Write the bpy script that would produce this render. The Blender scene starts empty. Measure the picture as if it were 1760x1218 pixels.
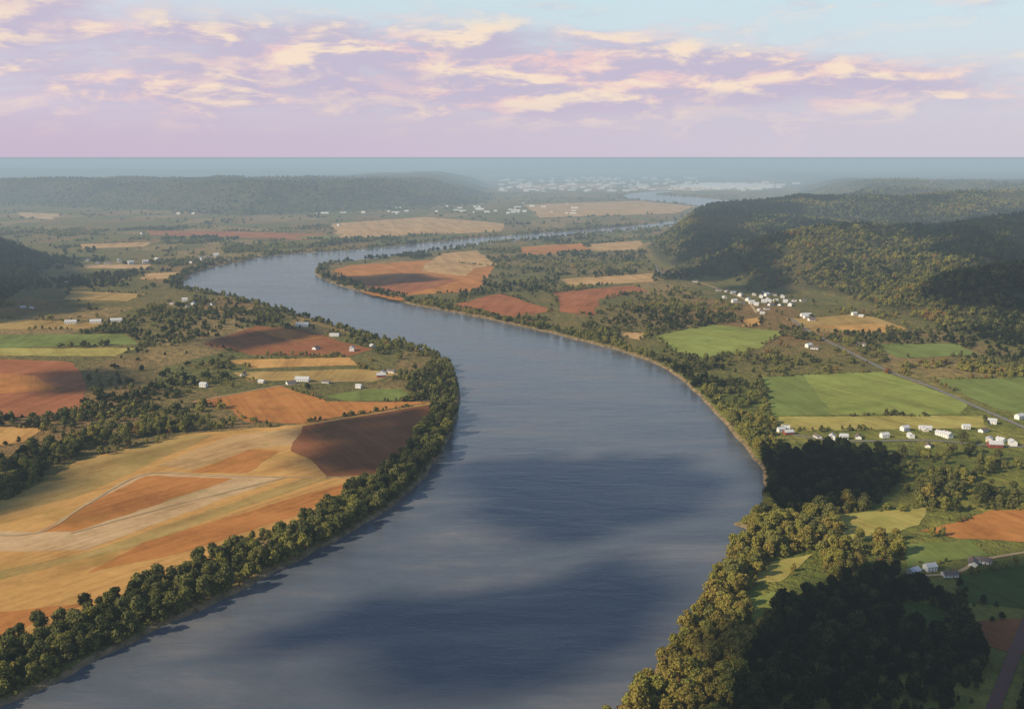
import bpy, bmesh, math, random
import numpy as np
from mathutils import Vector
random.seed(7); rng=np.random.default_rng(7)
scene=bpy.context.scene
H=300.0; F=1727.0; PITCH=math.radians(11.1)
LAND=3.0
# ---------------------------------------------------------------- survey -> ground metres
def G(px,py,z=LAND):
    x=(px-880)/F; u=-(py-609)/F
    wy=math.cos(PITCH)+u*math.sin(PITCH); wz=-math.sin(PITCH)+u*math.cos(PITCH)
    t=(z-H)/wz
    return (x*t,wy*t)
def GP(l,z=LAND): return [G(p[0],p[1],z) for p in l]
def catmull(P,n=4):
    P=np.array(P,float); out=[]
    for i in range(len(P)-1):
        p0=P[max(i-1,0)];p1=P[i];p2=P[i+1];p3=P[min(i+2,len(P)-1)]
        for k in range(n):
            t=k/n
            out.append(0.5*((2*p1)+(-p0+p2)*t+(2*p0-5*p1+4*p2-p3)*t*t+(-p0+3*p1-3*p2+p3)*t**3))
    out.append(P[-1]); return np.array(out)
# ---------------------------------------------------------------- numpy noise
_perm=rng.random((256,256))
def vnoise(x,y):
    xi=np.floor(x).astype(int); yi=np.floor(y).astype(int)
    fx=x-xi; fy=y-yi; fx=fx*fx*(3-2*fx); fy=fy*fy*(3-2*fy)
    a=_perm[xi&255,yi&255]; b=_perm[(xi+1)&255,yi&255]; c=_perm[xi&255,(yi+1)&255]; d=_perm[(xi+1)&255,(yi+1)&255]
    return (a*(1-fx)+b*fx)*(1-fy)+(c*(1-fx)+d*fx)*fy
def fbm(x,y,w,o=4):
    s=0;a=1;t=0
    for k in range(o):
        s=s+a*vnoise(x/w+17.3*k,y/w+9.1*k); t+=a; a*=0.5; w*=0.5
    return s/t
def sstep(a,b,x):
    t=np.clip((x-a)/(b-a),0,1); return t*t*(3-2*t)
def inpoly(x,y,P):
    P=np.asarray(P); c=np.zeros(x.shape,bool); n=len(P)
    for i in range(n):
        x1,y1=P[i]; x2,y2=P[(i+1)%n]
        if y1==y2: continue
        m=((y1>y)!=(y2>y)); c^= m & (x<(x2-x1)*(y-y1)/(y2-y1)+x1)
    return c
def pdist(x,y,P,closed=True):
    P=np.asarray(P); d=np.full(x.shape,1e18); n=len(P)
    for i in range(n if closed else n-1):
        x1,y1=P[i]; x2,y2=P[(i+1)%n]; dx=x2-x1; dy=y2-y1; L=dx*dx+dy*dy+1e-9
        t=np.clip(((x-x1)*dx+(y-y1)*dy)/L,0,1)
        ex=x-(x1+t*dx); ey=y-(y1+t*dy); d=np.minimum(d,ex*ex+ey*ey)
    return np.sqrt(d)
# ---------------------------------------------------------------- river
LB=[(-250,1330),(-100,1262),(50,1190),(150,1142),(300,1067),(400,1020),(520,960),(640,890),(710,838),(752,790),(777,740),(790,690),(786,655),(768,622),(720,600),(640,580),(560,556),(470,530),(400,511),(340,502),(312,490),(325,475),(350,463),(400,452),(450,442),(520,435),(600,430),(700,421),(800,411),(900,403),(1000,396),(1100,387),(1180,377),(1225,369),(1222,359),(1170,350),(1100,344),(1070,338),(1090,332),(1150,327)]
RB=[(1000,1330),(1075,1220),(1130,1150),(1178,1090),(1200,1025),(1240,970),(1288,922),(1285,908),(1262,900),(1300,893),(1314,865),(1310,810),(1280,768),(1240,720),(1190,670),(1150,637),(1080,608),(1000,586),(900,562),(800,541),(720,526),(650,509),(590,493),(552,479),(540,466),(560,455),(620,447),(700,438),(760,430),(850,418),(950,409),(1100,395),(1200,383),(1264,371),(1284,355),(1245,344),(1180,338),(1130,335),(1135,332),(1180,328)]
lb=catmull([(-520,-2500),(-560,-300),(-540,150)]+[G(p[0],p[1],0) for p in LB],3)
rb=catmull([(260,-2500),(200,-300),(110,180)]+[G(p[0],p[1],0) for p in RB],3)
river=np.vstack([lb,rb[::-1]])
def river_sd(x,y):
    d=pdist(x,y,river); d=np.where(inpoly(x,y,river),-d,d)
    return d+(fbm(x,y,38,3)-.5)*9*np.clip(1.3-np.hypot(x,y)/3500,.2,1)
# ---------------------------------------------------------------- valley floor outline
V=[(1760,610),(1640,585),(1540,548),(1420,508),(1290,488),(1190,474),(1135,452),(1112,428),(1140,406),(1200,396),(1290,372),(1350,350),(1360,328),(1350,312),(1200,296),(1000,294),(840,302),(855,330),(840,350),(700,362),(400,374),(250,364),(0,354),(-250,350),(-300,395),(-60,415),(60,430),(112,458),(70,485),(30,520),(-60,580),(-300,650)]
valley=np.array([(3500,-3000),(2600,300)]+[(1500,900)]+GP(V)+[(-2400,600),(-3000,-3000)])
def vdist(x,y):
    d=pdist(x,y,valley); return np.where(inpoly(x,y,valley),-d,d)
RIDGES=[([(1235,458,45),(1300,424,80),(1400,402,98),(1500,394,106),(1580,402,92),(1600,440,70)],210),
([(1640,412,95),(1720,384,118),(1850,370,130)],240),
([(1150,428,55),(1205,382,95),(1270,352,118),(1400,344,128),(1560,350,122),(1700,338,135),(1950,335,140)],420),
([(1560,512,45),(1680,478,72),(1850,462,85)],170),
([(1420,470,45),(1370,440,70),(1400,405,95)],130),
([(1600,470,55),(1640,430,80),(1640,408,95)],130),
([(-250,392,70),(20,416,55),(100,452,25)],170)]
RIDGES=[(np.array([G(a,b_,c)+(c,) for a,b_,c in R_]),w_) for R_,w_ in RIDGES]
def height(x,y):
    r=np.hypot(x,y); h=np.full(x.shape,LAND)
    D=vdist(x,y)
    warp=(fbm(x+900,y,500,3)-.5)*260
    n1=fbm(x,y,1500,4); rd=1-np.abs(2*fbm(x+5000,y+300,640,3)-1)
    rd=sstep(.35,1.0,rd)
    S=sstep(0,620,D+np.minimum(warp,D*0.8))
    right=sstep(0,600,x)*(1-sstep(4200,5200,r))
    top=(22+62*n1+85*rd)*(1-.45*right)
    far=sstep(6500,13000,r); top=top*(1-.5*far)+far*70*sstep(.45,.75,fbm(x+200,y,5200,3))
    hh=S*np.maximum(top,12)
    m=(r<6500)&(D>-40)
    xx=x[m];yy=y[m]; wx=xx+(fbm(xx,yy,260,3)-.5)*220; wy=yy+(fbm(xx+999,yy,260,3)-.5)*220
    add=np.zeros(xx.shape); Dm=D[m]
    for P,w_ in RIDGES:
        best=np.full(xx.shape,1e18); zz=np.zeros(xx.shape)
        for a in range(len(P)-1):
            x1,y1,z1=P[a]; x2,y2,z2=P[a+1]; dx=x2-x1;dy=y2-y1
            t=np.clip(((wx-x1)*dx+(wy-y1)*dy)/(dx*dx+dy*dy),0,1)
            d2=(wx-x1-t*dx)**2+(wy-y1-t*dy)**2; k=d2<best; best=np.where(k,d2,best); zz=np.where(k,z1+(z2-z1)*t,zz)
        dd=np.sqrt(best); spur=.7+.65*(1-np.abs(2*fbm(xx+300,yy,230,2)-1))
        add=np.maximum(add,zz*np.exp(-(dd/(w_*spur))**1.6))
    t_=hh[m]; hh[m]=np.where(Dm>-40,np.maximum(t_,add*sstep(-40,160,Dm)+.25*t_),t_)
    h=h+np.where(D>-40,hh,0)
    h=h+np.where(D>60,(fbm(x,y,60,2)-.5)*6*np.clip(S*3,0,1),0)
    m=r<16000
    sd=np.full(x.shape,1e5); sd[m]=river_sd(x[m],y[m])
    bank=np.clip(sd*0.75,-4,LAND+0.0)
    h=np.where(sd<8,np.minimum(h,bank),h)
    return h,D,sd
# ---------------------------------------------------------------- node helpers
def newmat(name):
    m=bpy.data.materials.new(name); m.use_nodes=True; nt=m.node_tree; nt.nodes.clear()
    out=nt.nodes.new('ShaderNodeOutputMaterial'); return m,nt,out
class NB:
    def __init__(s,nt): s.nt=nt
    def _set(s,sock,v):
        if isinstance(v,bpy.types.NodeSocket): s.nt.links.new(v,sock)
        else: sock.default_value=v
    def math(s,op,a,b=None,c=None,clamp=False):
        n=s.nt.nodes.new('ShaderNodeMath'); n.operation=op; n.use_clamp=clamp
        for i,v in enumerate((a,b,c)):
            if v is not None: s._set(n.inputs[i],v)
        return n.outputs[0]
    def vmul(s,v,k):
        n=s.nt.nodes.new('ShaderNodeVectorMath'); n.operation='MULTIPLY'; s._set(n.inputs[0],v); n.inputs[1].default_value=k; return n.outputs[0]
    def vadd(s,v,k):
        n=s.nt.nodes.new('ShaderNodeVectorMath'); n.operation='ADD'; s._set(n.inputs[0],v); s._set(n.inputs[1],k); return n.outputs[0]
    def noise(s,v,scale,detail=4,rough=0.55,dist=0.0):
        n=s.nt.nodes.new('ShaderNodeTexNoise'); s._set(n.inputs['Vector'],v); n.inputs['Scale'].default_value=scale
        n.inputs['Detail'].default_value=detail; n.inputs['Roughness'].default_value=rough; n.inputs['Distortion'].default_value=dist
        return n.outputs['Fac']
    def ramp(s,f,stops,interp='LINEAR'):
        n=s.nt.nodes.new('ShaderNodeValToRGB'); s._set(n.inputs[0],f); cr=n.color_ramp; cr.interpolation=interp
        while len(cr.elements)<len(stops): cr.elements.new(0.5)
        for e,(p,c) in zip(cr.elements,stops): e.position=p; e.color=(c[0],c[1],c[2],1)
        return n.outputs[0]
    def maprange(s,f,a,b,c=0.0,d=1.0,smooth=True):
        n=s.nt.nodes.new('ShaderNodeMapRange'); n.interpolation_type='SMOOTHSTEP' if smooth else 'LINEAR'
        s._set(n.inputs[0],f)
        for i,v in enumerate((a,b,c,d)): n.inputs[i+1].default_value=v
        return n.outputs[0]
    def mix(s,f,a,b,mode='MIX'):
        n=s.nt.nodes.new('ShaderNodeMix'); n.data_type='RGBA'; n.blend_type=mode
        s._set(n.inputs[0],f)
        for i,v in ((6,a),(7,b)):
            if isinstance(v,tuple): v=(v[0],v[1],v[2],1)
            s._set(n.inputs[i],v)
        return n.outputs[2]
    def pos(s): return s.nt.nodes.new('ShaderNodeNewGeometry').outputs['Position']
    def sep(s,v):
        n=s.nt.nodes.new('ShaderNodeSeparateXYZ'); s._set(n.inputs[0],v); return n.outputs
    def bump(s,h,strength,dist):
        n=s.nt.nodes.new('ShaderNodeBump'); s._set(n.inputs['Height'],h); n.inputs['Strength'].default_value=strength; n.inputs['Distance'].default_value=dist; return n.outputs[0]
    def bsdf(s,col,rough=0.9,normal=None,spec=0.2,**k):
        n=s.nt.nodes.new('ShaderNodeBsdfPrincipled')
        if isinstance(col,tuple): col=(col[0],col[1],col[2],1)
        s._set(n.inputs['Base Color'],col); s._set(n.inputs['Roughness'],rough); n.inputs['Specular IOR Level'].default_value=spec
        if normal is not None: s._set(n.inputs['Normal'],normal)
        return n.outputs[0]
def simple(name,col,rough=0.8,var=0.25,scale=0.6):
    m,nt,out=newmat(name); b=NB(nt); p=b.pos()
    n=b.noise(p,scale,3)
    c=b.mix(n,tuple(x*(1-var) for x in col),tuple(min(1,x*(1+var)) for x in col))
    nt.links.new(b.bsdf(c,rough),out.inputs[0]); return m
# ---------------------------------------------------------------- materials
def mat_ground():
    m,nt,out=newmat('ground'); b=NB(nt); p=b.pos(); sp=b.sep(p); z=sp[2]
    v=nt.nodes.new('ShaderNodeTexVoronoi'); v.inputs['Scale'].default_value=0.0062; nt.links.new(b.vmul(p,(1,0.55,0)),v.inputs['Vector'])
    s=nt.nodes.new('ShaderNodeSeparateColor'); nt.links.new(v.outputs['Color'],s.inputs[0])
    cell=b.ramp(s.outputs[0],[(0.0,(0.15,0.14,0.04)),(0.22,(0.28,0.18,0.07)),(0.4,(0.15,0.16,0.04)),(0.55,(0.36,0.17,0.07)),(0.7,(0.22,0.17,0.05)),(0.85,(0.47,0.29,0.12)),(1.0,(0.47,0.29,0.12))],'CONSTANT')
    n1=b.noise(p,0.012,6,0.65); n2=b.noise(p,0.09,5,0.7)
    gr=b.ramp(n1,[(0.3,(0.10,0.105,0.03)),(0.5,(0.21,0.165,0.05)),(0.7,(0.36,0.20,0.08))])
    c=b.mix(0.5,gr,cell)
    gn=b.math('MULTIPLY',b.maprange(sp[0],60,200),b.maprange(sp[1],1500,1150))
    c=b.mix(b.math('MULTIPLY',gn,.75),c,b.ramp(n1,[(0.3,(0.09,0.12,0.02)),(0.5,(0.19,0.21,0.03)),(0.68,(0.36,0.32,0.06))]))
    c=b.mix(b.maprange(n2,0.35,0.7,0.0,0.6),c,(0.07,0.075,0.022))
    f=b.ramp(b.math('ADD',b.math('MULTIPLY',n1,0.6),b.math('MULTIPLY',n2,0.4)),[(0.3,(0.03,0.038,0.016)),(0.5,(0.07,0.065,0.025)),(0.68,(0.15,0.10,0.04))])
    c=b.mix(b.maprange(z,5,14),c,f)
    mud=b.ramp(n2,[(0.35,(0.10,0.08,0.04)),(0.65,(0.36,0.25,0.14))])
    c=b.mix(b.maprange(z,1.8,2.8),mud,c)
    nr=b.bump(b.noise(p,0.07,4,0.7),0.9,7.0)
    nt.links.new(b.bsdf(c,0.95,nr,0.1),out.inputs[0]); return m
def mat_field(name,col,ang,row=0.35):
    m,nt,out=newmat(name); b=NB(nt); p=b.pos()
    mp=nt.nodes.new('ShaderNodeMapping'); mp.inputs['Rotation'].default_value=(0,0,ang); nt.links.new(p,mp.inputs[0])
    q=mp.outputs[0]
    st=b.noise(b.vmul(q,(0.16,0.006,0.0)),1.0,3,0.6)
    st2=b.noise(b.vmul(q,(0.035,0.003,0.0)),1.0,3,0.5)
    n1=b.noise(p,0.011,6,0.7,0.5); n2=b.noise(p,0.12,5,0.75)
    k=b.math('ADD',b.math('MULTIPLY',st,0.22),b.math('ADD',b.math('MULTIPLY',st2,0.25),b.math('ADD',b.math('MULTIPLY',n1,0.35),b.math('MULTIPLY',n2,0.18))))
    r,g,bl=col
    c=b.ramp(k,[(0.36,(r*.5,g*.45,bl*.45)),(0.5,col),(0.63,(min(1,r*1.3),min(1,g*1.4),min(1,bl*1.6)))])
    gp=b.maprange(b.noise(p,0.018,6,0.7),0.50,0.68,0.0,0.6)
    c=b.mix(gp,c,(r*.58,g*.66+0.012,bl*.55))
    nt.links.new(b.bsdf(c,0.95,None,0.1),out.inputs[0]); return m
def nt_comb(nt,b,v):
    n=nt.nodes.new('ShaderNodeCombineColor')
    for i in range(3): nt.links.new(v,n.inputs[i])
    return n.outputs[0]
def mat_foliage():
    m,nt,out=newmat('foliage'); b=NB(nt); p=b.pos()
    a=nt.nodes.new('ShaderNodeAttribute'); a.attribute_type='INSTANCER'; a.attribute_name='tint'
    n=b.noise(p,0.45,3,0.7)
    f=b.math('ADD',a.outputs['Fac'],b.math('MULTIPLY',b.math('SUBTRACT',n,0.5),0.35),clamp=True)
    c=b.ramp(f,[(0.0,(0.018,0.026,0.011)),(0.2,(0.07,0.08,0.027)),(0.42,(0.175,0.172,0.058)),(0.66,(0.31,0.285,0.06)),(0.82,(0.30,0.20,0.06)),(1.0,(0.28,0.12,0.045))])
    br=b.maprange(b.noise(p,1.3,2,0.6),0.3,0.7,0.7,1.3)
    c=b.mix(1.0,c,nt_comb(nt,b,br),'MULTIPLY')
    d=nt.nodes.new('ShaderNodeBsdfDiffuse'); nt.links.new(c,d.inputs[0])
    t=nt.nodes.new('ShaderNodeBsdfTranslucent'); nt.links.new(c,t.inputs[0])
    mx=nt.nodes.new('ShaderNodeMixShader'); mx.inputs[0].default_value=0.25
    nt.links.new(d.outputs[0],mx.inputs[1]); nt.links.new(t.outputs[0],mx.inputs[2]); nt.links.new(mx.outputs[0],out.inputs[0]); return m
def mat_water():
    m,nt,out=newmat('river_water'); b=NB(nt); p=b.pos()
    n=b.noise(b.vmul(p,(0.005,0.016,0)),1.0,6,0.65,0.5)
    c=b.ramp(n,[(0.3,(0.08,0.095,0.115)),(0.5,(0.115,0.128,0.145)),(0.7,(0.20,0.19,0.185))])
    w1=b.noise(b.vmul(p,(0.25,0.5,1)),1.0,5,0.65,0.3)
    w2=b.noise(b.vmul(p,(0.02,0.06,1)),1.0,4,0.6,0.5)
    h=b.math('ADD',b.math('MULTIPLY',w1,0.35),w2)
    nr=b.bump(h,0.5,1.3)
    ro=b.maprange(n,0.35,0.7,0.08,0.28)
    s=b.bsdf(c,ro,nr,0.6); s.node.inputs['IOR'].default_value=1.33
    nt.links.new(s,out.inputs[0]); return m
M_ground=mat_ground(); M_fol=mat_foliage(); M_water=mat_water()
FC={'tan':(0.54,0.32,0.13),'orange':(0.50,0.20,0.05),'red':(0.37,0.13,0.05),'brown':(0.30,0.11,0.04),'olive':(0.43,0.275,0.085),'green':(0.19,0.22,0.05),'bright':(0.27,0.29,0.06),'pale':(0.58,0.37,0.18),'ygreen':(0.42,0.34,0.085),'wheat':(0.58,0.31,0.09),'shadegreen':(0.07,0.10,0.02)}  # last green is darkened to paint shade into the lower-right fields
FM={}
for k,(c,a) in {k:(v,random.uniform(-.6,.6)) for k,v in FC.items()}.items(): FM[k]=mat_field('field_'+k,c,a)
for k in ('tan','orange','wheat','olive','pale'):
    FM[k+'L']=mat_field('field_'+k+'_rows',FC[k],math.radians(38))
# ---------------------------------------------------------------- mesh helper
def mkobj(name,verts,faces,mat,smooth=False,link=True):
    me=bpy.data.meshes.new(name); me.from_pydata([tuple(v) for v in verts],[],[tuple(f) for f in faces]); me.update()
    if mat: me.materials.append(mat)
    if smooth: me.polygons.foreach_set('use_smooth',[True]*len(me.polygons))
    ob=bpy.data.objects.new(name,me)
    if link: scene.collection.objects.link(ob)
    return ob
# ---------------------------------------------------------------- terrain sheet
az=np.concatenate([np.arange(-41,41.001,0.14),np.arange(44,317,3.0)])
rs=list(np.arange(10,340,22.0)); r=340.0
while r<120000:
    rs.append(r); r+=min(max(r*r*2.6/518000,2.4),0.010*r)
rs=np.array(rs); A,R=np.meshgrid(np.radians(az),rs)
X=(np.sin(A)*R); Y=(np.cos(A)*R)
hz,D,SD=height(X.ravel(),Y.ravel())
co=np.stack([X.ravel(),Y.ravel(),hz],1)
nr_,na=X.shape
i=np.arange(nr_-1)[:,None]*na; j=np.arange(na)[None,:]; jn=(j+1)%na
q=np.stack([(i+j),(i+jn),(i+na+jn),(i+na+j)],-1).reshape(-1,4)
me=bpy.data.meshes.new('ground'); n0=len(co)
co=np.vstack([co,[[0,0,LAND]]])
tri=np.stack([np.full(na,n0),(np.arange(na)+1)%na,np.arange(na)],1)
fl=q[:,::-1]
me.vertices.add(len(co)); me.vertices.foreach_set('co',co.ravel().astype(np.float32))
nl=fl.size+tri.size; me.loops.add(nl)
me.loops.foreach_set('vertex_index',np.concatenate([fl.ravel(),tri.ravel()]).astype(np.int32))
me.polygons.add(len(fl)+len(tri))
st=np.concatenate([np.arange(len(fl))*4,fl.size+np.arange(len(tri))*3]).astype(np.int32)
me.polygons.foreach_set('loop_start',st); me.polygons.foreach_set('use_smooth',np.ones(len(st),bool)); me.update(calc_edges=True); me.validate()
me.materials.append(M_ground); go=bpy.data.objects.new('ground',me); scene.collection.objects.link(go)
w=[(-9000,-3000),(9000,-3000),(9000,16000),(-9000,16000)]
mkobj('river',[(x,y,0) for x,y in w],[(0,1,2,3)],M_water)
# ---------------------------------------------------------------- fields
FIELDS=[
('wheatL',[(-120,1140),(-120,880),(0,872),(130,792),(330,745),(520,728),(742,692),(742,722),(690,790),(640,822),(560,868),(440,925),(300,985),(150,1045),(30,1100)],0),
('oliveL',[(-100,905),(-100,868),(20,858),(130,795),(330,746),(365,747),(250,800),(140,850)],1),
('paleL',[(-100,950),(-100,908),(60,915),(250,813),(490,820),(340,875),(150,945)],1),
('orangeL',[(62,915),(252,818),(400,822),(130,914)],2),
('orangeL',[(325,812),(430,772),(480,775),(425,812)],2),
('tanL',[(270,800),(400,748),(520,735),(500,765),(440,770),(330,808)],1),
('brown',[(520,732),(740,694),(738,722),(690,785),(640,815),(560,822),(535,790),(500,775)],1),
('oliveL',[(-100,1000),(150,948),(360,875),(520,822),(570,822),(440,865),(250,935),(60,982),(-100,1025)],1),
('orangeL',[(250,930),(460,868),(600,828),(640,822),(520,880),(330,945),(150,985)],1),
('orangeL',[(-100,1110),(-100,1060),(60,1045),(160,1035),(60,1070),(-20,1105)],1),
('red',[(-60,615),(120,622),(150,660),(140,705),(-60,728)],0),
('orange',[(-60,640),(60,645),(100,670),(-60,680)],1),
('wheat',[(-60,735),(75,735),(40,760),(-60,775)],0),
('ygreen',[(-60,598),(240,598),(200,612),(-60,610)],0),
('green',[(-60,575),(215,574),(240,592),(-60,600)],1),
('olive',[(-60,545),(200,556),(160,566),(-60,566)],0),
('orange',[(330,690),(480,662),(560,690),(700,690),(742,691),(520,728),(430,726),(400,705)],0),
('brown',[(350,592),(440,560),(520,566),(600,590),(640,600),(600,612),(430,610)],0),
('orange',[(440,568),(500,566),(560,580),(500,588)],1),
('wheat',[(390,618),(600,614),(620,628),(430,633)],0),
('olive',[(400,640),(620,634),(690,640),(640,656),(430,654)],0),
('green',[(560,680),(640,668),(690,668),(710,688),(600,690)],1),
('tan',[(570,384),(730,373),(868,384),(862,398),(720,404),(582,411)],0),
('red',[(250,396),(420,398),(570,403),(520,412),(260,404)],0),
('green',[(500,408),(590,403),(560,412)],1),
('tan',[(900,352),(1100,345),(1195,355),(1160,367),(930,374)],0),
('pale',[(30,364),(105,368),(90,377),(35,374)],0),
('orange',[(568,466),(600,456),(740,447),(850,458),(820,500),(700,508),(620,490)],0),
('red',[(600,480),(720,472),(790,482),(700,506),(640,495)],1),
('tan',[(735,452),(760,436),(820,430),(835,442),(855,455),(812,462),(800,475),(722,466)],1),
('red',[(775,525),(860,503),(952,534),(880,545)],0),
('red',[(950,503),(1090,490),(1112,500),(1030,514),(1020,541),(965,536)],0),
('tan',[(960,480),(1120,470),(1125,484),(980,492)],0),
('tan',[(1060,570),(1118,573),(1100,584),(1070,580)],0),
('bright',[(1125,577),(1225,558),(1350,570),(1300,600),(1205,617),(1155,604)],0),
('olive',[(1350,548),(1470,540),(1560,556),(1500,572),(1400,570)],0),
('wheat',[(1400,562),(1500,557),(1580,562),(1520,572)],1),
('green',[(1500,592),(1640,590),(1690,610),(1545,615)],0),
('bright',[(1310,648),(1520,638),(1662,692),(1652,712),(1332,714)],0),
('green',[(1310,648),(1380,644),(1430,713),(1332,714)],1),
('ygreen',[(1338,716),(1690,714),(1700,735),(1345,741)],0),
('green',[(1600,652),(1800,648),(1800,722),(1710,702)],0),
('orange',[(1580,912),(1700,877),(1820,872),(1820,935),(1650,926)],0),
('green',[(1550,937),(1670,926),(1700,955),(1560,975)],0),
('bright',[(1268,1030),(1330,1015),(1368,1038),(1300,1072)],0),
('ygreen',[(1430,885),(1590,872),(1580,902),(1460,930)],0),
('ygreen',[(1270,1005),(1330,965),(1400,950),(1340,1000)],0),
('shadegreen',[(1640,990),(1820,955),(1820,1050),(1660,1035)],0),
('brown',[(1680,1068),(1830,1055),(1830,1140),(1700,1110)],0),
('shadegreen',[(1530,1030),(1620,1040),(1640,1085),(1540,1080)],0),
('olive',[(1760,625),(1900,625),(1900,660),(1770,645)],0),
('tan',[(1010,420),(1100,414),(1105,428),(1020,432)],0),
('orange',[(890,425),(1000,418),(1010,430),(900,440)],0),
('tan',[(880,318),(1050,315),(1060,322),(900,326)],0),
('pale',[(1080,324),(1330,312),(1330,324),(1180,329)],0),
('pale',[(140,455),(260,455),(250,462),(150,461)],0),
('olive',[(120,500),(250,505),(220,518),(110,515)],0),
('tan',[(130,420),(260,416),(250,424),(140,428)],0),
('orange',[(620,500),(700,512),(690,517),(640,508)],0),
('tan',[(250,470),(310,468),(300,478),(240,482)],0),
('wheat',[(1280,548),(1310,545),(1305,560),(1275,562)],0),
]
FPOLY=[]; FRAW=[]
def irregular(P,amp):
    out=[];n=len(P)
    for a in range(n):
        p=np.array(P[a]);q=np.array(P[(a+1)%n]);L=np.linalg.norm(q-p);k=max(1,int(L/10)); k=min(k,60)
        nrm=np.array([-(q-p)[1],(q-p)[0]])/(L+1e-9)
        for s in range(k):
            pt=p+(q-p)*s/k
            w_=(float(fbm(pt[:1],pt[1:],60,3)[0])-.5)*amp*5
            out.append(tuple(pt+nrm*((random.uniform(-amp,amp)*.6+w_) if s else 0)))
    return out
for ii,(k,pp,lv) in enumerate(FIELDS):
    g0=GP(pp); rr_=np.mean([math.hypot(*g) for g in g0]); g=irregular(g0,(2.2 if lv==0 else 1.6)*max(1,rr_/1500))
    z=LAND+0.12+0.003*ii+0.05*lv
    mkobj('farm_field',[(x,y,z) for x,y in g],[tuple(range(len(g)))],FM[k]); FPOLY.append(g)
    if lv==0: FRAW.append(g0)
# ---------------------------------------------------------------- roads
M_road=simple('asphalt',(0.20,0.18,0.15),0.9,0.25,0.2); M_dirt=simple('dirt_track_soil',(0.50,0.35,0.18),0.95,0.3,0.1); M_paint=simple('road_paint',(0.6,0.58,0.5),0.7,0.1)
M_ballast=simple('rail_ballast',(0.16,0.10,0.08),0.95,.3,1.0); M_rail=simple('rusty_rail',(0.28,0.05,0.04),0.6,.2,1.0)
ROADP=[]
def ribbon(path,w,z,off=0.0,wob=0.0):
    vs=[];fs=[]
    for a in range(len(path)):
        p=path[a]; d=path[min(a+1,len(path)-1)]-path[max(a-1,0)]; d=d/(np.linalg.norm(d)+1e-9); n=np.array([-d[1],d[0]])
        ww=w*(1+random.uniform(-wob,wob))
        c=p+n*off; l=c+n*ww/2; rr=c-n*ww/2
        vs+= [(l[0],l[1],z),(rr[0],rr[1],z)]
        if a: k=2*a; fs.append((k-2,k-1,k+1,k))
    return vs,fs
RN=[0]
def road(name,px,w,mat,line=False,wob=0.0):
    RN[0]+=1; z=LAND+0.46+.012*RN[0]
    path=catmull(GP(px),8); ROADP.append((path,w))
    vs,fs=ribbon(path,w,z,0,wob); o=mkobj(name,vs,fs,mat)
    if line:
        vs,fs=ribbon(path,0.3,z+0.006); c=mkobj('centre_line',vs,fs,M_paint); c.parent=o
    return o
road('road',[(1360,548),(1400,575),(1450,600),(1525,637),(1600,665),(1680,700),(1745,728),(1850,775)],7,M_road,line=True)
road('road',[(1850,760),(1740,768),(1600,757),(1450,758),(1350,745)],5,M_road,line=True)
road('dirt_track',[(-80,916),(62,916),(150,866),(250,815),(370,818),(490,820),(640,820)],2.6,M_dirt,wob=.4)
road('dirt_track',[(120,917),(300,868),(490,821)],2.0,M_dirt,wob=.4)
road('dirt_track',[(1300,538),(1280,515),(1230,495),(1190,482)],5,M_dirt)
road('dirt_track',[(1560,990),(1640,985),(1700,960),(1830,940)],3.5,M_dirt)
road('dirt_track',[(330,692),(480,664),(640,652),(700,640)],3,M_dirt)
road('road',[(1112,430),(1125,455),(1140,470),(1190,482)],7,M_road)
path=catmull(GP([(1690,1260),(1718,1190),(1745,1120),(1775,1050),(1810,980)]),4); ROADP.append((path,14))
vs,fs=ribbon(path,7,LAND+0.6); tr=mkobj('railway_track',vs,fs,M_ballast)
for nm,o_ in (('rail_1',-2.4),('rail_2',-0.9),('rail_3',0.9),('rail_4',2.4)):
    vs,fs=ribbon(path,0.35,LAND+0.75,o_); c=mkobj(nm,vs,fs,M_rail); c.parent=tr
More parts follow.
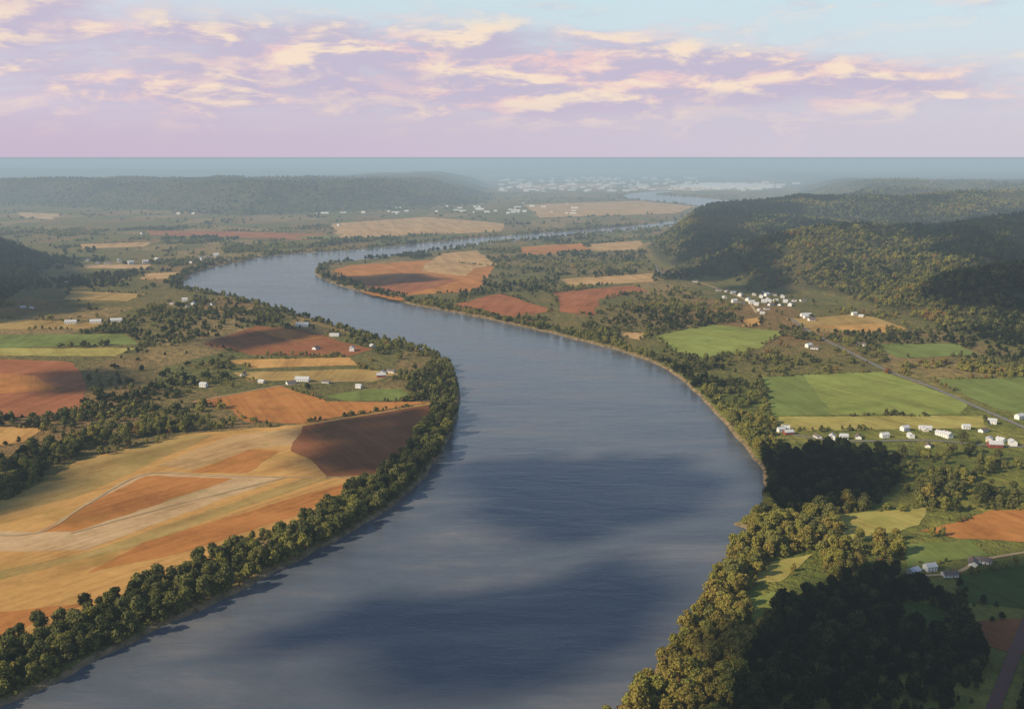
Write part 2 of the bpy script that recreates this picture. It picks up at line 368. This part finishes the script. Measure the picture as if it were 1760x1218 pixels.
# ---------------------------------------------------------------- buildings
M_white=simple('white_siding',(0.80,0.79,0.76),0.6,0.05,0.5); M_cream=simple('cream_siding',(0.70,0.62,0.50),0.7,0.1,.5); M_redb=simple('barn_red',(0.30,0.07,0.05),0.8,.2,.5)
M_roofm=simple('metal_roof',(0.58,0.58,0.58),0.5,0.08,0.4); M_roofd=simple('shingle_roof',(0.18,0.14,0.12),0.9,.2,.8); M_glass=simple('window_glass',(0.04,0.05,0.06),0.15,.1); M_door=simple('door_paint',(0.20,0.12,0.08),0.6,.1); M_brick=simple('brick',(0.32,0.14,0.09),0.9,.2,1.5)
def housemeshes(L,W,h,rh,wall,roof,key,chim=True):
    parts=[]
    l,w=L/2,W/2
    vs=[(-l,-w,0),(l,-w,0),(l,w,0),(-l,w,0),(-l,-w,h),(l,-w,h),(l,w,h),(-l,w,h),(-l,0,h+rh),(l,0,h+rh)]
    parts.append(('walls',vs,[(0,1,5,4),(2,3,7,6),(1,2,6,9,5),(3,0,4,8,7)],wall))
    o=.6; t=.25; s=rh/w; e=h-o*s
    vs=[];fs=[]
    for sg in (-1,1):
        b0=len(vs)
        for zz in (0.06,0.06+t): vs+=[(-l-o,sg*(w+o),e+zz),(l+o,sg*(w+o),e+zz),(l+o,0,h+rh+zz),(-l-o,0,h+rh+zz)]
        fs+=[tuple(b0+k for k in f) for f in ((0,1,2,3),(4,5,6,7),(0,1,5,4),(1,2,6,5),(3,0,4,7))]
    parts.append(('roof',vs,fs,roof))
    vs=[];fs=[]
    n=max(2,int(L/3.2))
    for sg in (-1,1):
        for rowz in ([1.0] if h<4.5 else [1.0,3.8]):
            for k in range(n):
                if sg==-1 and k==n//2 and rowz==1.0: continue
                x=-l+(k+.5)*L/n; y=sg*(w+.03); b0=len(vs)
                vs+=[(x-.55,y,rowz),(x+.55,y,rowz),(x+.55,y,rowz+1.4),(x-.55,y,rowz+1.4)]; fs.append((b0,b0+1,b0+2,b0+3))
    parts.append(('windows',vs,fs,M_glass))
    x=-l+(n//2+.5)*L/n
    parts.append(('door',[(x-.6,-w-.05,0.05),(x+.6,-w-.05,.05),(x+.6,-w-.05,2.2),(x-.6,-w-.05,2.2)],[(0,1,2,3)],M_door))
    if chim:
        a=.45; cx=l*.5; z0=h; z1=h+rh+1.2
        vs=[(cx+dx*a,1.2+dy*a,z) for z in (z0,z1) for dx,dy in ((-1,-1),(1,-1),(1,1),(-1,1))]
        parts.append(('chimney',vs,[(0,1,5,4),(1,2,6,5),(2,3,7,6),(3,0,4,7),(4,5,6,7)],M_brick))
    out=[]
    for nm,v,f,m in parts:
        me=bpy.data.meshes.new(key+'_'+nm); me.from_pydata(v,[],f); me.materials.append(m); out.append((nm,me))
    return out
HT={'farmhouse':housemeshes(12,8.5,5.4,2.8,M_white,M_roofm,'farmhouse'),
'bungalow':housemeshes(14,8,3.2,2.2,M_white,M_roofd,'bungalow'),
'cottage':housemeshes(11,8,3.4,2.4,M_cream,M_roofm,'cottage'),
'white_barn':housemeshes(22,10,4.2,3.2,M_white,M_roofm,'white_barn',False),
'red_barn':housemeshes(17,10,4.6,3.8,M_redb,M_roofm,'red_barn',False)}
HP=[]
def house(kind,px,py,sc=1.0,rot=None):
    x,y=G(px,py); e=bpy.data.objects.new(kind,None); scene.collection.objects.link(e)
    e.location=(x,y,LAND+0.3); e.rotation_euler=(0,0,random.uniform(-.6,.6)+random.choice([0,1.57]) if rot is None else rot); e.scale=(sc,)*3
    for nm,me in HT[kind]:
        c=bpy.data.objects.new(nm,me); scene.collection.objects.link(c); c.parent=e
    HP.append((x,y))
HL=[(245,402),(582,388),(150,449),(168,453),(185,453),(205,451),(225,454),(250,453),(345,447),(358,444),(372,441),(115,487),(40,530),(55,531),(298,523),(318,518),(322,528),(332,524),(365,524),(543,600),(605,603),(640,597),(418,645),(450,658),(500,660),(560,658),(617,667),(657,642),(672,640),(350,665),
(1195,485),(1235,500),(1248,502),(1260,505),(1272,509),(1285,517),(1292,522),(1300,525),(1308,512),(1315,503),(1318,509),(1320,516),(1325,525),(1333,518),(1340,525),(1350,520),(1358,526),(1365,518),(1380,518),(1275,522),(1305,535),(1318,532),(1555,547),(1480,545),(1468,542),(1385,547),(1480,594),(1390,597),(1400,600),(1395,551),
(1350,738),(1342,742),(1405,752),(1430,755),(1450,754),(1475,753),(1520,752),(1555,740),(1565,752),(1590,741),(1615,748),(1628,752),(1660,737),(1690,742),(1700,758),(1720,760),(1740,765),(1705,728),(1752,720),(1595,768),(1780,745),(1800,760),
(1570,985),(1598,980),(1632,990),(1690,967),(1672,970),(500,360),(520,365),(545,368),(975,350),(900,350),
(1245,513),(1262,520),(1296,508),(1330,508),(1345,512),(1310,540),(390,448),(330,452),(270,447)]
for q_,(px,py) in enumerate(HL):
    kind=random.choices(['farmhouse','bungalow','cottage'],[4,4,3])[0]
    house(kind,px,py,random.uniform(.65,.85) if py>620 else (random.uniform(.75,.95) if py>470 else 1.25))
for px,py,k,s in [(122,556,'white_barn',.9),(165,555,'white_barn',.9),(200,553,'white_barn',.9),(520,561,'white_barn',1.),(575,578,'white_barn',.7),(520,655,'white_barn',.85),(655,648,'red_barn',.7),(1317,520,'white_barn',.9),(1590,738,'white_barn',.6),(1710,768,'red_barn',.8),(1355,746,'red_barn',.6),(1385,544,'white_barn',.9)]:
    house(k,px,py,s,random.uniform(-.25,.25))
vs=[];fs=[]
def shed(x,y,L,W,h):
    b0=len(vs); l,w=L/2,W/2
    vs.extend([(x-l,y-w,LAND),(x+l,y-w,LAND),(x+l,y+w,LAND),(x-l,y+w,LAND),(x-l,y-w,LAND+h),(x+l,y-w,LAND+h),(x+l,y+w,LAND+h),(x-l,y+w,LAND+h),(x-l,y,LAND+h*1.3),(x+l,y,LAND+h*1.3)])
    for f in ((0,1,5,4),(2,3,7,6),(1,2,6,9,5),(3,0,4,8,7),(4,5,9,8),(6,7,8,9)): fs.append(tuple(b0+k for k in f))
for k in range(560):
    px=random.gauss(1255,38); py=random.gauss(321,2.2)
    if random.random()<.3: px=random.uniform(860,1200); py=random.uniform(306,330)
    if random.random()<.10: px=random.uniform(300,1000); py=random.uniform(355,369)
    x,y=G(px,py); s=math.hypot(x,y)/9000
    if river_sd(np.array([x]),np.array([y]))[0]<30: continue
    shed(x,y,random.uniform(14,70)*s,random.uniform(12,30)*s,random.uniform(6,14)*s)
mkobj('distant_town',vs,fs,M_white)
# ---------------------------------------------------------------- trees
def tree_mesh(name,hgt,cr,nl,leaf,leafn,seed,core=1):
    rr=random.Random(seed); bm=bmesh.new()
    def cone(p,q_,r0,r1,n=6):
        p=np.array(p,float);q_=np.array(q_,float);d=q_-p;d/=np.linalg.norm(d);a=np.cross(d,[0.3,1,0.1]);a/=np.linalg.norm(a);b_=np.cross(d,a)
        A_=[bm.verts.new(p+(a*math.cos(t)+b_*math.sin(t))*r0) for t in [k*2*math.pi/n for k in range(n)]]
        B_=[bm.verts.new(q_+(a*math.cos(t)+b_*math.sin(t))*r1) for t in [k*2*math.pi/n for k in range(n)]]
        for k in range(n):
            f=bm.faces.new((A_[k],A_[(k+1)%n],B_[(k+1)%n],B_[k])); f.material_index=1
    cone((0,0,-.5),(0,0,hgt*.55),hgt*.028,hgt*.014)
    lobes=[]
    for k in range(nl):
        an=k*2.4+rr.uniform(-.4,.4); u=rr.random(); zz=hgt*(.28+.56*u); rad=cr*(1-.55*abs(u-.35)/.65)*rr.uniform(.4,.7)
        c=np.array([math.cos(an)*rad,math.sin(an)*rad,zz]); R_=cr*rr.uniform(.30,.50)
        if core==3: c[0]*=1.7; R_*=.6
        lobes.append((c,R_))
        cone((0,0,hgt*rr.uniform(.2,.45)),c,hgt*.011,hgt*.004,4)
    lobes.append((np.array([rr.uniform(-.6,.6),rr.uniform(-.6,.6),hgt*.84]),cr*.38))
    lobes.append((np.array([0,0,hgt*.55]),cr*.5))
    for c,R_ in lobes:
        ret=bmesh.ops.create_icosphere(bm,subdivisions=1,radius=R_*.74)
        for v in ret['verts']:
            k=rr.uniform(.7,1.25); v.co=v.co*k; v.co.z*=.85; v.co.x+=c[0];v.co.y+=c[1];v.co.z+=c[2]
        for _ in range(leafn):
            d=np.array([rr.gauss(0,1),rr.gauss(0,1),rr.gauss(0.15,1)]); d/=np.linalg.norm(d)
            p=c+d*R_*rr.uniform(.72,1.25)*np.array([1,1,.9]); nn=d+np.array([rr.gauss(0,.5) for _ in range(3)]); nn/=np.linalg.norm(nn)
            a=np.cross(nn,[rr.gauss(0,1),rr.gauss(0,1),rr.gauss(0,1)]); a/=np.linalg.norm(a)+1e-9; b_=np.cross(nn,a)
            s=leaf*rr.uniform(.6,1.3)
            vv=[bm.verts.new(p+a*s*x+b_*s*y) for x,y in ((-.5,-.3),(.4,-.6),(.6,.35),(-.1,.6))]
            bm.faces.new(vv)
    me=bpy.data.meshes.new(name); bm.to_mesh(me); bm.free(); me.materials.append(M_fol); me.materials.append(M_bark); return me
M_bark=simple('bark',(0.12,0.09,0.07),0.95,.3,2.0)
def coll(name,specs):
    c=bpy.data.collections.new(name)
    for k,s in enumerate(specs):
        o=bpy.data.objects.new(f'{name}_{k}',tree_mesh(name,*s)); c.objects.link(o)
    return c
C_near=coll('broadleaf_near',[(15,6.2,10,1.1,60,1),(17,5.4,10,1.0,60,2),(12,6.4,9,1.1,60,3),(14,4.8,9,1.0,60,4),(9,5.2,8,1.0,55,5),(19,6.4,12,1.2,60,6)])
C_far=coll('broadleaf_far',[(13,5.6,6,1.9,18,11),(15,5.2,6,1.9,18,12),(11,6.0,6,1.9,18,13),(9,8,9,1.8,16,14,3),(11,9,9,1.9,16,15,3),(7,5,5,1.6,16,16)])
def scatter(name,x,y,z,scl,tint,col,nvar):
    n=len(x); me=bpy.data.meshes.new(name); me.vertices.add(n)
    me.vertices.foreach_set('co',np.stack([x,y,z],1).ravel().astype(np.float32))
    for nm,arr in (('scl',scl),('rot',rng.random(n)*6.28),('tint',tint)):
        a=me.attributes.new(nm,'FLOAT','POINT'); a.data.foreach_set('value',np.asarray(arr,np.float32))
    a=me.attributes.new('vid','INT','POINT'); a.data.foreach_set('value',rng.integers(0,nvar,n).astype(np.int32))
    ob=bpy.data.objects.new(name,me); scene.collection.objects.link(ob)
    ng=bpy.data.node_groups.new(name+'_gn','GeometryNodeTree')
    ng.interface.new_socket('Geometry',in_out='INPUT',socket_type='NodeSocketGeometry'); ng.interface.new_socket('Geometry',in_out='OUTPUT',socket_type='NodeSocketGeometry')
    nd=ng.nodes; L=ng.links
    gi=nd.new('NodeGroupInput'); go_=nd.new('NodeGroupOutput'); ip=nd.new('GeometryNodeInstanceOnPoints'); ci=nd.new('GeometryNodeCollectionInfo')
    ci.inputs['Collection'].default_value=col; ci.inputs['Separate Children'].default_value=True; ci.inputs['Reset Children'].default_value=True
    def na_(nm,t='FLOAT'):
        q=nd.new('GeometryNodeInputNamedAttribute'); q.data_type=t; q.inputs['Name'].default_value=nm
        return [o for o in q.outputs if o.enabled and o.name=='Attribute'][0]
    ip.inputs['Pick Instance'].default_value=True
    cx=nd.new('ShaderNodeCombineXYZ'); L.new(na_('rot'),cx.inputs[2])
    L.new(gi.outputs[0],ip.inputs['Points']); L.new(ci.outputs[0],ip.inputs['Instance']); L.new(na_('vid','INT'),ip.inputs['Instance Index'])
    L.new(cx.outputs[0],ip.inputs['Rotation']); L.new(na_('scl'),ip.inputs['Scale']); L.new(ip.outputs[0],go_.inputs[0])
    md=ob.modifiers.new('scatter','NODES'); md.node_group=ng; print(name,n); return ob
WOODS=[([(-60,840),(0,800),(140,745),(180,715),(330,684),(425,700),(400,735),(330,742),(180,760),(60,820),(-60,860)],.85),
([(-80,965),(100,952),(110,962),(60,985),(-80,1010)],.95),
([(690,690),(715,645),(760,612),(790,655),(792,715),(745,800),(690,838),(650,815),(700,765),(742,715),(745,690)],.97),
([(640,822),(710,830),(640,885),(520,955),(400,1015),(300,1060),(150,1135),(50,1182),(-100,1255),(-100,1150),(30,1100),(150,1045),(300,985),(440,925),(560,868)],.8),
([(150,655),(300,640),(400,612),(395,665),(300,692),(170,705)],.4),
([(230,535),(480,528),(440,558),(340,590),(240,600)],.4),([(470,540),(640,582),(740,606),(700,625),(640,606),(560,580)],.35),
([(1300,795),(1420,768),(1530,790),(1540,840),(1500,872),(1330,885),(1318,850)],.97),
([(1075,1240),(1140,1150),(1190,1090),(1210,1020),(1250,975),(1300,930),(1420,860),(1500,870),(1420,940),(1330,960),(1270,1010),(1290,1090),(1240,1240)],.93),
([(1290,1080),(1400,1020),(1500,985),(1560,990),(1640,1040),(1680,1100),(1700,1260),(1240,1260)],.93),
([(1680,1140),(1900,1150),(1900,1400),(1000,1400),(1060,1240)],.85),
([(1180,650),(1300,648),(1335,740),(1300,790),(1280,760),(1220,690)],.45),
([(1400,930),(1540,905),(1560,985),(1420,1000)],.5),
([(1530,785),(1800,775),(1800,872),(1600,882),(1540,850)],.3),
([(780,495),(960,478),(940,500),(860,503),(790,515)],.5),([(1000,545),(1110,505),(1200,520),(1290,550),(1230,560),(1100,575)],.4),
([(1440,575),(1760,562),(1800,640),(1520,632),(1450,605)],.4),([(1160,615),(1300,603),(1500,625),(1310,642),(1180,640)],.4),
([(880,440),(1110,432),(1120,468),(960,476),(870,462)],.3)]
WOODS=[(np.array(GP(p)),d) for p,d in WOODS]
SHADE_TINT=[np.array(GP(p)) for p in ([(1290,785),(1420,760),(1540,785),(1550,860),(1330,890)],[(1300,1090),(1400,1000),(1560,985),(1700,1010),(1900,1000),(1900,1400),(1230,1300)])]  # foliage inside these is tinted darker, painting in the shade of clouds
def candidates(r0,r1,s,azmax=40):
    xs=np.arange(-r1*math.sin(math.radians(azmax)),r1*math.sin(math.radians(azmax)),s); ys=np.arange(0,r1,s)
    gx,gy=np.meshgrid(xs,ys); gx=gx.ravel()+rng.uniform(-.6,.6,gx.size)*s; gy=gy.ravel()+rng.uniform(-.6,.6,gy.size)*s
    rr=np.hypot(gx,gy); a=np.degrees(np.arctan2(gx,gy)); k=(rr>=r0)&(rr<r1)&(np.abs(a)<azmax); return gx[k],gy[k]
def hue_of(x,y,D):
    hue=fbm(x+7000,y+100,240,3)
    tint=0.36+(hue-.5)*1.0+rng.normal(0,.14,x.size)
    near=(x>60)&(np.hypot(x,y)<1300)
    tint=np.where(near,.56+(hue-.5)*.8+rng.normal(0,.13,x.size),tint)
    nl=(x<0)&(np.hypot(x,y)<1050)
    tint=np.where(nl,.43+(hue-.5)*.5+rng.normal(0,.12,x.size),tint)
    tint=np.where(near|nl,np.minimum(tint,.74),tint)
    for P in SHADE_TINT: tint=np.where(inpoly(x,y,P),.10+rng.normal(0,.09,x.size),tint)
    tint=np.where(D>25,0.33+(hue-.5)*1.3+rng.normal(0,.20,x.size),tint)
    return np.clip(tint,0,1)
def plant(r0,r1,s,azmax=40,belt=24,beltp=.97,bg=1.0):
    x,y=candidates(r0,r1,s,azmax); h,D,sd=height(x,y); r=np.hypot(x,y)
    nz=fbm(x,y,170,3); nz2=fbm(x+333,y,55,2); nz3=fbm(x+99,y+500,34,2)
    p=(0.012+0.85*sstep(.54,.62,nz*.55+nz2*.25+nz3*.2))*bg
    for W,d in WOODS:
        p=np.where(inpoly(x,y,W),d*(0.3+0.9*sstep(.35,.6,nz2)) if d<.9 else d,p)
    inf=np.zeros(x.shape,bool)
    for f in FPOLY: inf|=inpoly(x,y,f)
    p=np.where(inf,0.0,p)
    bw=belt*(0.4+1.3*nz2)
    p=np.where((sd>2.5)&(sd<bw+3),np.where(inf,.45,beltp),p)
    p=np.where(D>25,0.97*(0.5+.5*sstep(.30,.46,nz2)),p)
    p=np.where(sd<2.5,0,p)
    for path_,w_ in ROADP: p=np.where(pdist(x,y,path_,False)<w_/2+4,0,p)
    for hx,hy in HP: p=np.where((np.abs(x-hx)<12)&(y-hy<10)&(y-hy>-26),0,p)
    k=rng.random(x.size)<p
    x,y,h,D=[v[k] for v in (x,y,h,D)]
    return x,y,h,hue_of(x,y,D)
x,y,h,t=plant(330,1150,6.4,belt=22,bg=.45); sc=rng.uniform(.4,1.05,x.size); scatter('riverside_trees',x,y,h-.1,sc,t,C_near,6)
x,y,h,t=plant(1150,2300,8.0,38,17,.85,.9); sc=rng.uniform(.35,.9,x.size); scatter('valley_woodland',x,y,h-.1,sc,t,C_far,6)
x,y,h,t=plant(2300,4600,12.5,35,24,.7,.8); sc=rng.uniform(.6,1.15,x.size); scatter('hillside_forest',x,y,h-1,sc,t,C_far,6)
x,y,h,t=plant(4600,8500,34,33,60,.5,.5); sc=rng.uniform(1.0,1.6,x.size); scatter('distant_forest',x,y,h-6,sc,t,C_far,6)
x,y,h,t=plant(330,1000,5.0,bg=1.3); sc=rng.uniform(.16,.4,x.size); scatter('riverside_shrubs',x,y,h-.3,sc,np.clip(t+.1,0,1),C_near,6)
hx=[];hy=[]
for P in FRAW:
    n=len(P)
    for a in range(n):
        p=np.array(P[a]);q=np.array(P[(a+1)%n]);L=np.linalg.norm(q-p)
        if random.random()<.35: continue
        c0=random.uniform(-.1,.6); c1=c0+random.uniform(.2,.9)
        for s in np.arange(0,L,6.5):
            if c0<s/L<c1 and random.random()<.8:
                hx.append(p[0]+(q-p)[0]*s/L+random.gauss(0,1.8)); hy.append(p[1]+(q-p)[1]*s/L+random.gauss(0,1.8))
hx=np.array(hx);hy=np.array(hy); hh,D,sd=height(hx,hy); k=(sd>4)&(np.hypot(hx,hy)<5000); k&=~((hx<-60)&(np.hypot(hx,hy)<1050))
for path_,w_ in ROADP: k&=pdist(hx,hy,path_,False)>w_/2+3
hx,hy,hh,D=hx[k],hy[k],hh[k],D[k]
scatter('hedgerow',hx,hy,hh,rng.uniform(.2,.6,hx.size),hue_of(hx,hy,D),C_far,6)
# ---------------------------------------------------------------- sun, unseen clouds overhead shaped and placed to cast ground shadows
SE=math.radians(29); SAZ=math.radians(-118)
sd_=np.array([math.sin(SAZ)*math.cos(SE),math.cos(SAZ)*math.cos(SE),math.sin(SE)])
L=bpy.data.lights.new('sun','SUN'); L.energy=5.0; L.angle=math.radians(.55); L.color=(1,.86,.63); so=bpy.data.objects.new('sun',L); scene.collection.objects.link(so)
so.rotation_euler=Vector(sd_).to_track_quat('Z','Y').to_euler(); so.location=(-1000,-1000,2000)
m,nt,out=newmat('shadow_cloud'); b=NB(nt)
d=nt.nodes.new('ShaderNodeBsdfDiffuse'); d.inputs[0].default_value=(.85,.83,.84,1); tr_=nt.nodes.new('ShaderNodeBsdfTransparent'); mx=nt.nodes.new('ShaderNodeMixShader')
nt.links.new(b.maprange(b.noise(b.pos(),0.015,4,.65),.30,.55,.2,1.0),mx.inputs[0]); nt.links.new(tr_.outputs[0],mx.inputs[1]); nt.links.new(d.outputs[0],mx.inputs[2]); nt.links.new(mx.outputs[0],out.inputs[0]); M_shadow_cloud=m
CL=[([(520,735),(740,700),(760,730),(690,800),(600,815),(510,800),(560,765)],3),
([(790,800),(1000,780),(1180,790),(1230,850),(1120,900),(930,925),(830,870)],0),
([(400,1120),(620,1040),(850,1020),(1080,970),(1150,1010),(1090,1090),(960,1180),(700,1190),(620,1110)],0),
([(1290,1110),(1350,1060),(1440,990),(1560,965),(1760,968),(2000,1000),(2000,1400),(1220,1400)],5),
([(1300,1110),(1380,1050),(1500,1000),(1760,990),(2000,1020),(2000,1400),(1240,1400)],6),
([(1310,790),(1420,775),(1530,790),(1540,850),(1330,880)],5),
([(-100,860),(60,810),(130,800),(110,840),(-40,900)],3),
([(1190,452),(1300,408),(1400,390),(1520,388),(1500,405),(1380,412),(1280,440),(1200,462)],75),
([(1590,410),(1700,370),(1850,360),(1850,430),(1680,440)],95),
([(1580,500),(1680,470),(1850,460),(1850,515),(1650,520)],50),
([(1130,420),(1230,360),(1420,345),(1420,360),(1260,385),(1180,430)],90),
([(-100,440),(60,425),(100,460),(0,530),(-100,530)],25),
([(340,585),(520,560),(560,574),(400,605)],3),
([(60,640),(200,635),(240,660),(80,680)],3),
([(560,478),(700,470),(760,480),(640,492)],3)]
ALT=1500.0
for ci_,(pp,zt) in enumerate(CL):
    g=np.array(GP(pp,zt)); mn=g.min(0);mx_=g.max(0); off=sd_*((ALT-zt)/sd_[2])
    area=0.5*abs(np.dot(g[:,0],np.roll(g[:,1],1))-np.dot(g[:,1],np.roll(g[:,0],1)))
    s=max(14,math.sqrt(area/90))
    bm=bmesh.new()
    for xx in np.arange(mn[0],mx_[0],s):
        for yy in np.arange(mn[1],mx_[1],s):
            px_=xx+random.uniform(-.5,.5)*s; py_=yy+random.uniform(-.5,.5)*s
            if not inpoly(np.array([px_]),np.array([py_]),g)[0]: continue
            for _ in range(2):
                rad=s*random.uniform(.4,1.1)
                ret=bmesh.ops.create_icosphere(bm,subdivisions=2,radius=rad)
                o3=Vector((px_+off[0]+random.uniform(-.5,.5)*s,py_+off[1]+random.uniform(-.5,.5)*s,ALT+random.uniform(0,.3)*s))
                for v in ret['verts']:
                    v.co*=random.uniform(.88,1.1); v.co.z*=.5; v.co+=o3
    me=bpy.data.meshes.new('shadow_cloud'); bm.to_mesh(me); bm.free(); me.materials.append(M_shadow_cloud); me.polygons.foreach_set('use_smooth',[True]*len(me.polygons))
    o=bpy.data.objects.new('shadow_cloud',me); scene.collection.objects.link(o)
# ---------------------------------------------------------------- valley haze: thin everywhere, thicker banks further up the valley
def haze(SIG,y0,top,col):
    m=bpy.data.materials.new('haze'); m.use_nodes=True; nt=m.node_tree; nt.nodes.clear(); out=nt.nodes.new('ShaderNodeOutputMaterial')
    ab=nt.nodes.new('ShaderNodeVolumeAbsorption'); ab.inputs[0].default_value=(0,0,0,1); ab.inputs[1].default_value=SIG
    em=nt.nodes.new('ShaderNodeEmission'); em.inputs[0].default_value=col; em.inputs[1].default_value=SIG
    ad=nt.nodes.new('ShaderNodeAddShader'); nt.links.new(ab.outputs[0],ad.inputs[0]); nt.links.new(em.outputs[0],ad.inputs[1]); nt.links.new(ad.outputs[0],out.inputs['Volume'])
    B=130000; vs=[(x,y,z) for z in (-30-top*.01,top) for x,y in ((-B-top,y0),(B+top,y0),(B+top,B+top),(-B-top,B+top))]
    mkobj('haze',vs,[(3,2,1,0),(4,5,6,7),(0,1,5,4),(1,2,6,5),(2,3,7,6),(3,0,4,7)],m)
haze(1/15000.,-130000,288,(.33,.41,.46,1))
haze(1/13000.,2000,280,(.38,.46,.51,1))
haze(1/14000.,8500,272,(.42,.60,.70,1))
# ---------------------------------------------------------------- world sky
w=bpy.data.worlds.new('World'); scene.world=w; w.use_nodes=True; nt=w.node_tree; nt.nodes.clear(); b=NB(nt)
out=nt.nodes.new('ShaderNodeOutputWorld'); bg=nt.nodes.new('ShaderNodeBackground'); bg.inputs[1].default_value=0.1
sk=nt.nodes.new('ShaderNodeTexSky'); sk.sky_type='NISHITA'; sk.sun_disc=False; sk.sun_elevation=SE; sk.sun_rotation=SAZ; sk.altitude=300
tc=nt.nodes.new('ShaderNodeTexCoord').outputs['Generated']; sx=b.sep(tc)
azm=b.math('ARCTAN2',sx[0],sx[1]); el=b.math('ARCSINE',sx[2])
def gauss(ac,ec,aw,ew,k):
    a=b.math('DIVIDE',b.math('SUBTRACT',azm,math.radians(ac)),math.radians(aw)); e=b.math('DIVIDE',b.math('SUBTRACT',el,math.radians(ec)),math.radians(ew))
    s=b.math('ADD',b.math('MULTIPLY',a,a),b.math('MULTIPLY',e,e)); return b.math('MULTIPLY',b.math('EXPONENT',b.math('MULTIPLY',s,-1)),k)
sv=b.vmul(tc,(13,13,46))
def cn(v): return b.noise(v,1.0,9,0.60,0.4)
n0=cn(sv); n1=cn(b.vadd(sv,(-.22,0,.42)))
big=b.noise(b.vadd(b.vmul(tc,(5,5,26)),(3.3,0,1.7)),1.0,3,.5)
bias=b.math('ADD',gauss(-8,4.6,20,2.5,.38),b.math('ADD',gauss(15,3.7,14,1.5,.27),b.math('ADD',gauss(-28,8.0,8,2.2,.36),gauss(0,30,200,14,.04))))
dens=b.math('ADD',b.math('ADD',b.math('MULTIPLY',n0,.55),b.math('MULTIPLY',big,.45)),bias)
cov=b.maprange(dens,.52,.80)
lit=b.maprange(b.math('SUBTRACT',n0,n1),-.08,.12)
lit=b.math('MULTIPLY',lit,b.maprange(big,.36,.5,.45,1.0))
warm=b.mix(b.maprange(n0,.45,.62),(8.6,6.0,6.0),(9.5,7.6,6.0))
ccol=b.mix(lit,(5.5,4.9,6.3),warm)
base0=b.ramp(b.math('MULTIPLY',el,3.0),[(0,(.60,.54,.68)),(.12,(.64,.61,.73)),(.26,(.69,.74,.80)),(.44,(.67,.83,.88)),(.62,(.26,.40,.58)),(1,(.11,.20,.38))])
base0=b.mix(1.0,base0,(10,10,10),'MULTIPLY')
skc=b.mix(.8,sk.outputs[0],base0)
skc=b.mix(b.math('MULTIPLY',b.maprange(el,math.radians(12),math.radians(7),0,1),b.maprange(azm,math.radians(0),math.radians(-30),0,.55)),skc,(7.2,6.4,7.6))
hz=b.math('MULTIPLY',b.maprange(el,math.radians(0.4),math.radians(3.8),1,0),b.maprange(azm,math.radians(-30),math.radians(28),1.0,.8))
final=b.mix(b.math('MULTIPLY',cov,.9),skc,ccol)
final=b.mix(hz,final,b.mix(b.maprange(azm,math.radians(-25),math.radians(27)),(5.9,4.9,6.2),(6.3,5.9,6.8)))
nt.links.new(final,bg.inputs[0]); nt.links.new(bg.outputs[0],out.inputs[0])
# ---------------------------------------------------------------- camera
cam=bpy.data.cameras.new('camera'); cam.sensor_width=36; cam.lens=36*F/1760; cam.clip_start=1; cam.clip_end=400000
co_=bpy.data.objects.new('camera',cam); scene.collection.objects.link(co_); co_.location=(0,0,H); co_.rotation_euler=(math.pi/2-PITCH,0,0); scene.camera=co_
scene.view_settings.view_transform='Standard'; scene.view_settings.look='None'
